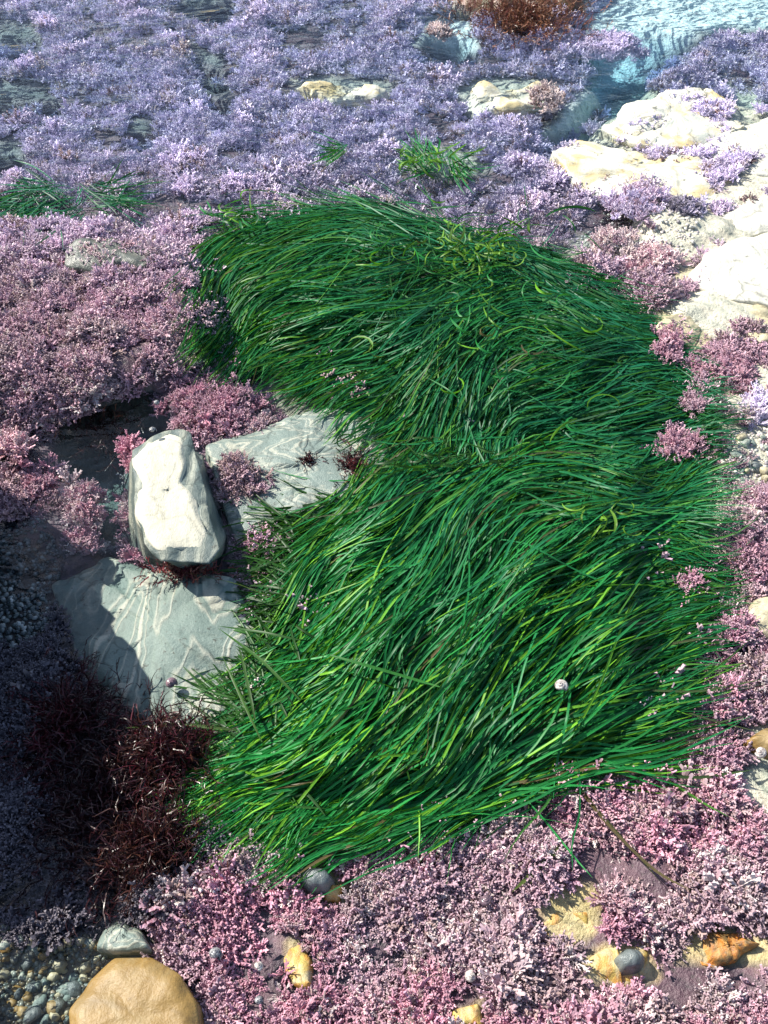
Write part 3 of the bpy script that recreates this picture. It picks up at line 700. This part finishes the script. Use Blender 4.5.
def grass_color(rg, px, teal, kind=None, py_=0.0):
    r = rg.random()
    if kind == 'curl': c = np.array((.13, .27, .025)) * rg.uniform(.4, 1.4)
    elif kind == 'olive': c = np.array((.030, .095, .018)) * rg.uniform(.35, 1.5)
    elif r < .035: c = np.array((.10, .07, .03)) * rg.uniform(.6, 1.3)
    elif r < .21: c = np.array((.12, .31, .018)) * rg.uniform(.7, 1.3)
    else: c = np.array((.012, .150, .030)) * rg.uniform(.45, 1.5)
    if kind is None: c = c * (1 - teal) + teal * np.array((.010, .118, .062)) * rg.uniform(.5, 1.5)
    if kind is None: c = c * (.66 + .8 * float(fbm(px / 42., py_ / 34., 616, 2))) * (1 + .35 * math.exp(-((px - 400) / 120) ** 2 - ((py_ - 720) / 130) ** 2))  # dark gaps between locks and a sunlit patch painted into blade colour
    return np.clip(c, .004, .6)

def trace(rg, poly, ctrl, x, y, L, zmax, over, jit, nseg=13, lam=None):
    """one blade laid along the flow of the tussock; returns world points"""
    pts, st = [], L / (nseg - 1)
    ja = rg.normal(0, jit if rg.random() < .90 else jit * 3); cur = rg.normal(0, .022); ph = rg.random() * 6.28; amp = rg.uniform(.01, .07)
    lam = rg.random() if lam is None else lam
    path = [(x, y)]; sg = ctrl.sign(rg, x); prev = None
    for i in range(nseg - 1):
        fa = ctrl.at(x, y) + (0 if sg > 0 else math.pi)
        if prev is not None and ctrl.mid is not None and math.cos(fa - prev) < 0: fa += math.pi
        prev = fa; a = fa + ja + cur * i + amp * math.sin(ph + i * .9)
        x += math.cos(a) * st; y += math.sin(a) * st; path.append((x, y))
    q = np.array(path); sd = sdist(poly, q[:, 0], q[:, 1])
    ok = np.where(sd < -over)[0]
    if len(ok) and ok[0] < nseg - 1:
        if ok[0] < 4: return None
        q0 = q[:ok[0] + 1]; s = np.linspace(0, len(q0) - 1, nseg)
        q = np.stack([np.interp(s, range(len(q0)), q0[:, 0]), np.interp(s, range(len(q0)), q0[:, 1])], 1)
        sd = sdist(poly, q[:, 0], q[:, 1])
    t = np.linspace(0, 1, nseg)
    dome = zmax * (1 - np.exp(-np.maximum(sd, 0) / 68.))
    dome = dome * (.45 + 1.1 * fbm(q[:, 0] / 48., q[:, 1] / 40., 515, 2))
    z = WATER_Z + .006 + dome * (.15 + .85 * lam) * (.55 + .75 * np.sin(np.clip(t * 1.15, 0, 1) * 3.0) * .8) + .004 * np.sin(ph + t * 5)
    rest = gfast(*np.array([tuple(P(a, b, .01)[:2]) for a, b in q]).T) + .013 + .014 * lam
    e = sstep(26, 2, sd); z = np.maximum(z, WATER_Z + .004); z = z * (1 - e) + np.maximum(z, rest) * e
    return [P(a, b, c) for (a, b), c in zip(q, z)], lam

def tussock(label, poly, ctrl, n, Lr, zmax, seed, width=(.0016, .0031), over=(8, 55), jit=.17, teal=lambda x, y: .2, dens=None, extra=(), parts=300, kind=None):
    rg = np.random.default_rng(seed)
    if not isinstance(ctrl, Flow): ctrl = Flow(ctrl, seed, None, .3)
    xs_, ys_ = zip(*poly); out = []
    tries = 0
    while len(out) < n and tries < n * 20:
        tries += 1
        x, y = rg.uniform(min(xs_), max(xs_)), rg.uniform(min(ys_), max(ys_))
        if sdist(poly, np.array([x]), np.array([y]))[0] < 2: continue
        if dens and rg.random() > dens(x, y): continue
        L = rg.uniform(*Lr) * (.62 + .5 * min(1.2, y / 800)) * (1 if rg.random() < .8 else 1.35)
        r = trace(rg, poly, ctrl, x, y, L, zmax, min(over[1], over[0] + rg.exponential(over[1] * .26)), jit)
        if r is None: continue
        pts, lam = r
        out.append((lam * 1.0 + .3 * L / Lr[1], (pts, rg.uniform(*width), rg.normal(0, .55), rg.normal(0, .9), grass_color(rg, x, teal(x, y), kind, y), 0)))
    for e in extra: out.append((9, e))
    out.sort(key=lambda a: -a[0])
    top, rest = out[:parts], out[parts:]
    c = np.mean([tuple(b[1][0][0]) for b in out], 0)
    root = link('seagrass_tussock', None, loc=(c[0], c[1], WATER_Z)); tag(root, label, 'seagrass', 'green seagrass tussocks')
    def put(nm, bl):
        me = blades_mesh(nm, bl); me.transform(__import__('mathutils').Matrix.Translation((-c[0], -c[1], -WATER_Z))); return link(nm, me, root)
    for k, b in top: put('blade', [b])
    if rest: tag(put('blade_mass', [b for k, b in rest]), kind='stuff')
    return root

def strand(pix, z, width, col, rg):
    q = np.array(pix, float); s = np.linspace(0, len(q) - 1, 13)
    # smooth through the given points
    X_ = np.interp(s, range(len(q)), q[:, 0]); Y_ = np.interp(s, range(len(q)), q[:, 1])
    for _ in range(2): X_[1:-1] = .25 * X_[:-2] + .5 * X_[1:-1] + .25 * X_[2:]; Y_[1:-1] = .25 * Y_[:-2] + .5 * Y_[1:-1] + .25 * Y_[2:]
    zz = z + .004 * np.sin(np.linspace(0, 6, 13))
    return ([P(a, b, c) for a, b, c in zip(X_, Y_, zz)], width, rg.normal(0, .4), rg.normal(0, .5), col, 0)

def curls(rg, cx, cy, rx, ry, n, z, kind='curl', L=(14, 34)):
    out = []
    for _ in range(n):
        x, y = cx + rg.normal(0, rx), cy + rg.normal(0, ry); a = rg.random() * 6.28; k = rg.normal(0, .35); l = rg.uniform(*L) / 8
        pp = [(x, y)]
        for i in range(8): x += math.cos(a) * l; y += math.sin(a) * l * .7; a += k; pp.append((x, y))
        zz = z + rg.random() * .012
        out.append(([P(u, v, zz + .006 * math.sin(i * .5)) for i, (u, v) in enumerate(pp)], rg.uniform(.002, .0042), rg.normal(0, .9), rg.normal(0, 1.2), grass_color(rg, 0, 0, kind), 0))
    return out

UC = [(225, 300, -.55, .8), (250, 240, -.9, .35), (240, 330, -.65, .75), (320, 235, -.95, .3), (330, 280, -.85, .5), (390, 212, -1, -.2), (430, 300, -.8, .55), (390, 370, -.62, .75), (350, 350, -.75, .6),
      (450, 235, -1, -.35), (470, 270, -.6, .5), (480, 330, -.75, .6), (460, 410, -.55, .8), (520, 250, .9, .35), (560, 285, .95, .3), (610, 320, .9, .3), (540, 340, .9, .1), (600, 370, .95, -.15), (560, 400, .9, -.35), (620, 420, 1, -.05), (560, 440, .95, .1), (680, 425, 1, .0), (500, 440, -.2, .9)]
LC = [(345, 500, -.85, .5), (330, 580, -.85, .45), (400, 480, -.75, .65), (430, 560, -.55, .85), (370, 620, -.6, .8), (480, 500, -.6, .75), (480, 600, -.5, .85), (410, 700, -.35, .92), (330, 700, -.6, .75), (460, 760, -.4, .9), (300, 790, -.75, .6), (380, 810, -.7, .65), (340, 845, -1, .2), (430, 840, -1, .12), (260, 800, -.9, .3),
      (560, 480, .95, -.1), (620, 500, 1, .0), (560, 540, .9, -.35), (640, 540, 1, -.12), (570, 620, .85, -.5), (650, 610, .95, -.3), (560, 700, .75, -.65), (630, 690, .92, -.35), (540, 770, .8, -.55), (620, 760, .97, -.2), (560, 815, .98, -.02), (480, 838, -.9, .2), (650, 780, 1, .02), (690, 690, 1, -.1), (690, 540, 1, -.02)]
rgx = np.random.default_rng(77)
sheen_teal_u = lambda x, y: min(.85, max(.05, (x - 300) / 330 + (330 - y) / 500))  # teal by position stands in for reflected sky and overlying water
sheen_teal_l = lambda x, y: max(0., min(.6, (x - 430) / 420 + (640 - y) / 700))
ex_u = curls(rgx, 478, 250, 22, 14, 70, .035) + curls(rgx, 238, 215, 14, 6, 30, .01, None) + curls(rgx, 520, 330, 70, 45, 60, .04, None, (25, 60)) + curls(rgx, 420, 240, 50, 16, 50, .03, None, (25, 50))
UF, LF = Flow(UC, 201, 490, .30), Flow(LC, 202, 505, .28)
tussock('wide far tussock of dark green seagrass swept left and right, painted teal toward the top for sky sheen', UPPER, UF, 5000, (130, 270), .05, 11, teal=sheen_teal_u, extra=ex_u, jit=.18, over=(3, 46))
ex_l = [strand([(570, 775), (600, 812), (640, 858), (662, 884)], .012, .005, (.10, .12, .03), rgx), strand([(575, 785), (612, 830), (655, 872), (690, 890)], .012, .0035, (.14, .10, .05), rgx),
        strand([(566, 842), (540, 866), (512, 892)], .012, .0045, (.09, .12, .03), rgx), strand([(556, 848), (545, 866), (530, 884)], .01, .003, (.10, .11, .03), rgx),
        strand([(640, 690), (700, 692), (768, 678)], .012, .003, (.05, .07, .025), rgx), strand([(650, 700), (710, 720), (760, 732)], .01, .003, (.06, .07, .03), rgx), strand([(620, 740), (690, 730), (745, 716)], .012, .003, (.04, .08, .025), rgx),
        strand([(640, 775), (700, 778), (752, 770)], .012, .003, (.05, .08, .03), rgx), strand([(290, 606), (240, 584), (184, 572)], .02, .003, (.09, .11, .03), rgx), strand([(300, 640), (262, 632), (218, 626)], .02, .003, (.04, .10, .025), rgx),
        strand([(262, 742), (242, 700), (222, 655)], .03, .003, (.05, .11, .025), rgx), strand([(255, 720), (247, 680), (238, 642)], .03, .003, (.05, .10, .025), rgx), strand([(300, 700), (262, 660), (218, 628)], .03, .0035, (.05, .12, .025), rgx),
        strand([(236, 730), (180, 724), (125, 728)], .01, .0035, (.07, .12, .03), rgx), strand([(330, 655), (390, 672), (450, 690)], .05, .0035, (.035, .17, .03), rgx)]
ex_l += curls(rgx, 440, 455, 45, 9, 50, .02, 'olive', (20, 45)) + curls(rgx, 600, 525, 14, 10, 12, .05)
tussock('broad near tussock of bright green seagrass parted down its middle', LOWER, LF, 7200, (170, 330), .062, 12, teal=sheen_teal_l, extra=ex_l, over=(4, 70), jit=.16,
        dens=lambda x, y: .35 if (x < 345 and y < 740) else 1)
FR = [(345, 470), (352, 560), (335, 650), (318, 740), (292, 820), (222, 800), (242, 700), (282, 600), (282, 520)]
tussock('sparse olive fringe of thin seagrass reaching over the slate slab', FR, [(300, 500, -.9, .35), (290, 570, -1, .05), (280, 640, -.9, -.25), (265, 700, -.5, -.75), (250, 760, -.25, -.95), (300, 760, -.5, -.6)], 720, (70, 150), .03, 13, width=(.0018, .0032), over=(10, 70), jit=.4, kind='olive', parts=120)
tussock('small far tussock of grass green blades near the left edge', [(5, 205), (30, 180), (110, 178), (130, 196), (80, 222), (30, 220)], [(30, 200, -1, .2), (90, 185, 1, -.1), (60, 200, -1, .12)], 170, (80, 150), .022, 14, teal=lambda x, y: .9, width=(.0016, .0030), over=(5, 40), jit=.3, parts=60)
tussock('tiny yellow green tuft of seagrass among lilac turf above the far tussock', [(405, 165), (425, 146), (458, 146), (478, 162), (450, 176), (415, 176)], [(420, 160, -.9, -.2), (460, 160, .9, .3)], 110, (40, 80), .03, 15, over=(4, 25), jit=.6, extra=curls(rgx, 432, 158, 13, 5, 24, .012), parts=50)
tussock('few short green blades lying on lilac turf near the top edge', [(328, 150), (345, 140), (356, 146), (345, 156)], [(340, 148, -.9, .3)], 25, (40, 70), .01, 16, over=(4, 25), jit=.5, parts=25)

# ------------------------------------------------------------------ red algae
def red_clump(label, px, py, rx, ry, z, n, h, cols, seed, group='dark red algae tufts'):
    rg = np.random.default_rng(seed); V, F, C = [], [], []
    c = P(px, py, z)
    e1 = (P(px + rx, py, z) - c).length; e2 = (P(px, py - ry, z) - c).length
    def ribbon(p, d, L, wdt, col, depth):
        m = 6; prev = None; side = d.cross(Vector((rg.normal(), rg.normal(), rg.normal()))).normalized()
        for i in range(m + 1):
            wi = wdt * (1 - .75 * i / m)
            o = len(V); V.extend([p - side * wi, p + side * wi]); C.extend([(*col, 1)] * 2)
            if prev is not None: F.append((prev, prev + 1, o + 1, o))
            prev = o
            if depth and i in (2, 3, 4, 5): ribbon(p, (d + side * rg.choice([-1, 1]) * .9 + Vector(rg.normal(0, .3, 3))).normalized(), L * .42, wdt * .7, col, depth - 1)
            d = (d + Vector(rg.normal(0, .25, 3)) + Vector((0, 0, -.05))).normalized(); p = p + d * L / m
    for k in range(int(n * 1.8)):
        a, r = rg.random() * 6.28, min(1.35, abs(rg.normal(0, .62)))
        x, y = math.cos(a) * e1 * r * .9, math.sin(a) * e2 * r * .9
        d = Vector((math.cos(a) * r * .8, math.sin(a) * r * .8, .8)) + Vector(rg.normal(0, .35, 3))
        col = np.array(cols[int(rg.integers(len(cols)))]) * rg.uniform(.5, 1.5)
        ribbon(Vector((x, y, 0)), d.normalized(), h * rg.uniform(.35, .85), .0010, col, 1)
    me = mesh_np('red_algae', np.array([tuple(v) for v in V]), np.array(F), M_RED, True, [('col', 'FLOAT_COLOR', C)])
    o = link('red_algae_tuft', me, loc=c); return tag(o, label, 'seaweed', group)
DR, BR, RD = (.028, .006, .008), (.042, .014, .009), (.062, .009, .015)
red_clump('reddest bushy algae tuft at lower end of the slate slab', 168, 752, 42, 36, -.005, 300, .055, [DR, BR, RD], 1)
red_clump('dark wine red tuft below the reddest one, edging foreground turf', 150, 850, 60, 46, -.002, 320, .055, [DR, BR, DR], 2)
red_clump('nearly black red tuft deep in the shaded hollow', 95, 800, 66, 90, -.012, 520, .05, [(.022, .007, .009), DR], 3)
red_clump('glinting dark red tuft in the shade left of the slate slab', 65, 725, 44, 50, -.006, 260, .05, [DR, RD], 4)
red_clump('dark red tuft in the shadow under the left bank', 92, 410, 44, 26, -.03, 130, .05, [DR, BR], 5)
red_clump('small dark red tuft in the pool beside the oblong block top', 108, 440, 22, 20, -.045, 70, .045, [DR, BR], 6)
red_clump('red brown algae crust along the front foot of the oblong block', 187, 572, 36, 9, .004, 150, .022, [(.17, .03, .035), (.22, .07, .05), RD], 7)
red_clump('flat dark red brown patch on swirled slab by the seagrass', 352, 465, 18, 20, .0, 90, .02, [(.10, .02, .02), DR], 8)
red_clump('little black red blotch on the middle of the swirled slab', 308, 461, 12, 6, .004, 40, .012, [DR, (.05, .01, .012)], 9)
red_clump('reddish brown weed hanging off the brown rock at the top edge', 525, 18, 66, 24, -.012, 520, .055, [(.16, .06, .03), (.22, .10, .05), (.12, .03, .02)], 10)
red_clump('small wine red tuft at the foot of the large mauve clump', 232, 444, 10, 6, -.01, 30, .016, [RD, DR], 11)
red_clump('dark brown tuft in foreground turf right of the grey pebble', 425, 870, 26, 14, -.01, 70, .03, [(.06, .025, .015), DR], 12)

# ------------------------------------------------------------------ pebbles, gravel, shells
def pebble_mesh(seed, mat, sub=2):
    bm = bmesh.new(); bmesh.ops.create_icosphere(bm, subdivisions=sub, radius=1); r = random.Random(seed)
    sx, sy, sz = r.uniform(.8, 1.15), r.uniform(.65, .95), r.uniform(.5, .75)
    for v in bm.verts:
        n = mnoise.noise(v.co * 1.1 + Vector((seed * 5.3, 0, 0))); k = 1 + .5 * n + .18 * mnoise.noise(v.co * 2.7 + Vector((seed, 4, 1)))
        v.co = Vector((v.co.x * sx * k, v.co.y * sy * k, v.co.z * sz * k))
    for f in bm.faces: f.smooth = True
    me = bpy.data.meshes.new('pebble'); bm.to_mesh(me); bm.free(); me.materials.append(mat); return me
PM = [M_GREY, M_TAN, M_MARB, M_OCHRE, M_MARB, M_DARKR]
PEB = [pebble_mesh(i, PM[i % 6], 2) for i in range(12)]
rgp = np.random.default_rng(31)
def pebble(px, py, rpx, label, mesh, group=None, cat='pebble', z=None, name='pebble'):
    p = P(px, py, -.03); p.z = gz(p.x, p.y) if z is None else z
    s = rpx * (P(px + 1, py, p.z) - P(px, py, p.z)).length
    o = link(name, mesh, loc=(p.x, p.y, p.z + s * .3)); o.scale = (s,) * 3; o.rotation_euler = (rgp.normal(0, .25), rgp.normal(0, .25), rgp.random() * 6.28)
    return tag(o, label, cat, group)
for k in range(150):
    x, y = rgp.uniform(0, 108), rgp.uniform(938, 1022)
    if sdist([(-10, 945), (55, 940), (105, 948), (100, 968), (74, 1000), (68, 1030), (-10, 1030)], np.array([x]), np.array([y]))[0] < 0: continue
    pebble(x, y, float(np.clip(np.exp(rgp.normal(1.4, .38)), 2.2, 9)), 'small rounded pebble in the gravel left of the ochre stone', PEB[int(rgp.integers(12))], 'pebbles in the bottom left gravel')
pebble(66, 990, 8, 'whitish round pebble touching the ochre stone', PEB[2]); pebble(55, 1010, 9, 'tan pebble at bottom edge left of the ochre stone', PEB[3]); pebble(34, 1015, 10, 'dark bluish pebble at the bottom edge in the corner gravel', PEB[0])
for k in range(70):
    x, y = rgp.uniform(680, 768), rgp.uniform(455, 512)
    pebble(x, y, rgp.uniform(3, 6.5), 'small pale stone in the shell gravel right of the seagrass', PEB[[2, 4, 1, 4, 2, 0][k % 6]], 'pale stones in the right hand shell gravel')

def gravel_stuff(label, spots, n, rpx, mats, seed):
    """many tiny stones joined in one mesh"""
    rg = np.random.default_rng(seed); me0 = PEBS
    V0 = np.array([tuple(v.co) for v in me0.vertices]); F0 = np.array([tuple(p.vertices) for p in me0.polygons])
    V, F = [], []
    sx, sy = zip(*spots); c = 0
    while c < n:
        x, y = rg.uniform(min(sx), max(sx)), rg.uniform(min(sy), max(sy))
        if sdist(spots, np.array([x]), np.array([y]))[0] < 0: continue
        p = P(x, y, -.03); z = gz(p.x, p.y); s = rg.uniform(*rpx) * .0011
        a = rg.random() * 6.28; rot = np.array([[math.cos(a), -math.sin(a), 0], [math.sin(a), math.cos(a), 0], [0, 0, 1]])
        V.append((V0 * (s, s, s * rg.uniform(.7, 1.2))) @ rot.T + (p.x, p.y, z + s * .2)); F.append(F0 + c * len(V0)); c += 1
    o = link('gravel', mesh_np('gravel', np.vstack(V), np.vstack(F), mats, True)); return tag(o, label, 'gravel', kind='stuff')
PEBS = pebble_mesh(50, None, 1)
t = NT('mixed_gravel'); gnn = t.new('ShaderNodeNewGeometry')
t.set(t.b, 'Base Color', t.ramp(gnn.outputs['Random Per Island'], [(0, (.04, .04, .03)), (.3, (.13, .10, .05)), (.5, (.16, .18, .15)), (.7, (.07, .09, .08)), (.88, (.28, .27, .20)), (1, (.20, .13, .08))])); t.set(t.b, 'Roughness', .3)
M_GRAV = t.m
t = NT('pale_gravel'); gnn = t.new('ShaderNodeNewGeometry')
t.set(t.b, 'Base Color', t.ramp(gnn.outputs['Random Per Island'], [(0, (.6, .55, .45)), (.35, (.35, .36, .33)), (.6, (.7, .64, .55)), (.8, (.16, .15, .16)), (1, (.6, .5, .5))])); t.set(t.b, 'Roughness', .4)
M_PGRAV = t.m
t = NT('dark_gravel'); gnn = t.new('ShaderNodeNewGeometry')
t.set(t.b, 'Base Color', t.ramp(gnn.outputs['Random Per Island'], [(0, (.02, .03, .04)), (.5, (.06, .08, .08)), (.85, (.13, .15, .15)), (1, (.4, .42, .4))])); t.set(t.b, 'Roughness', .15)
M_DGRAV = t.m
gravel_stuff('mixed fine gravel in the bottom left corner', [(-10, 935), (60, 932), (115, 945), (100, 975), (75, 1005), (72, 1035), (-10, 1035)], 900, (1.5, 3.6), M_GRAV, 1)
gravel_stuff('pale shell gravel and sand right of the seagrass', [(685, 458), (770, 440), (775, 520), (700, 520)], 700, (1.5, 3.6), M_PGRAV, 2)
gravel_stuff('dark wet gravel glinting in the shade at the left edge', [(-10, 515), (45, 520), (62, 560), (55, 640), (30, 660), (-10, 650)], 800, (2, 4.5), M_DGRAV, 3)
gravel_stuff('pale grit scattered between clumps beside the far white boulder', [(600, 215), (700, 222), (690, 262), (655, 300), (610, 272), (575, 245)], 500, (1.5, 4), M_PGRAV, 4)
gravel_stuff('grey grit along the seams of the cream ledge', [(590, 138), (640, 140), (720, 150), (735, 190), (700, 200), (700, 175), (640, 160), (600, 150)], 400, (1.5, 4), M_PGRAV, 5)

def snail_mesh(seed, c1, c2):
    t = NT('snail_shell'); t.set(t.b, 'Base Color', t.mix(t.ramp(t.noise(3, 3, .6, t.obj()), [(.4, 0), (.6, 1)]), c1, c2)); t.set(t.b, 'Roughness', .25)
    V, F = [], []; turns, steps, m = 3.2, 64, 8
    for i in range(steps + 1):
        f = i / steps; a = f * turns * 6.283; r = .95 * (1 - f) ** 1.15 + .02; z = .15 + 1.15 * f ** .8; tr = .55 * (1 - f) ** 1.1 + .04
        ctr = Vector((math.cos(a) * r * .55, math.sin(a) * r * .55, z))
        out = Vector((math.cos(a), math.sin(a), 0))
        for k in range(m):
            b = k / m * 6.283; V.append(tuple(ctr + out * math.cos(b) * tr + Vector((0, 0, 1)) * math.sin(b) * tr))
    for i in range(steps):
        for k in range(m): F.append((i * m + k, i * m + (k + 1) % m, (i + 1) * m + (k + 1) % m, (i + 1) * m + k))
    return mesh_np('snail', np.array(V), np.array(F), t.m, True)
SN = [snail_mesh(1, (.05, .05, .06), (.30, .30, .30)), snail_mesh(2, (.60, .56, .50), (.22, .18, .17)), snail_mesh(3, (.07, .05, .06), (.2, .13, .15))]
for px, py, r, k, lb in [(220, 967, 7, 0, 'grey turban snail in turf right of the ochre stone'), (262, 978, 5, 1, 'white capped snail between grey snail and olive rock'), (262, 1012, 5, 0, 'dark snail near the bottom edge right of the ochre stone'),
                         (752, 768, 6, 1, 'white topped snail at right edge under the small orange stone'), (483, 914, 6, 2, 'dull brown snail in the middle of foreground turf'), (468, 988, 6, 1, 'white shelled snail above the rock cut by bottom edge'),
                         (552, 722, 7, 1, 'single white shell lying on the near seagrass'), (304, 863, 6, 1, 'white shell bit at the lower seagrass edge above grey pebble'), (176, 698, 6, 2, 'pinkish snail at the lower corner of the slate slab'),
                         (168, 452, 3, 0, 'tiny dark snail on upper part of the oblong block'), (165, 481, 4, 0, 'dark snail on the middle of the oblong block top')]:
    zz = {552: .045, 304: .012, 168: .062, 165: .064, 176: .0}.get(px, None)
    pebble(px, py, r, lb, SN[k], None, 'snail', zz if zz is not None else .004, 'snail')
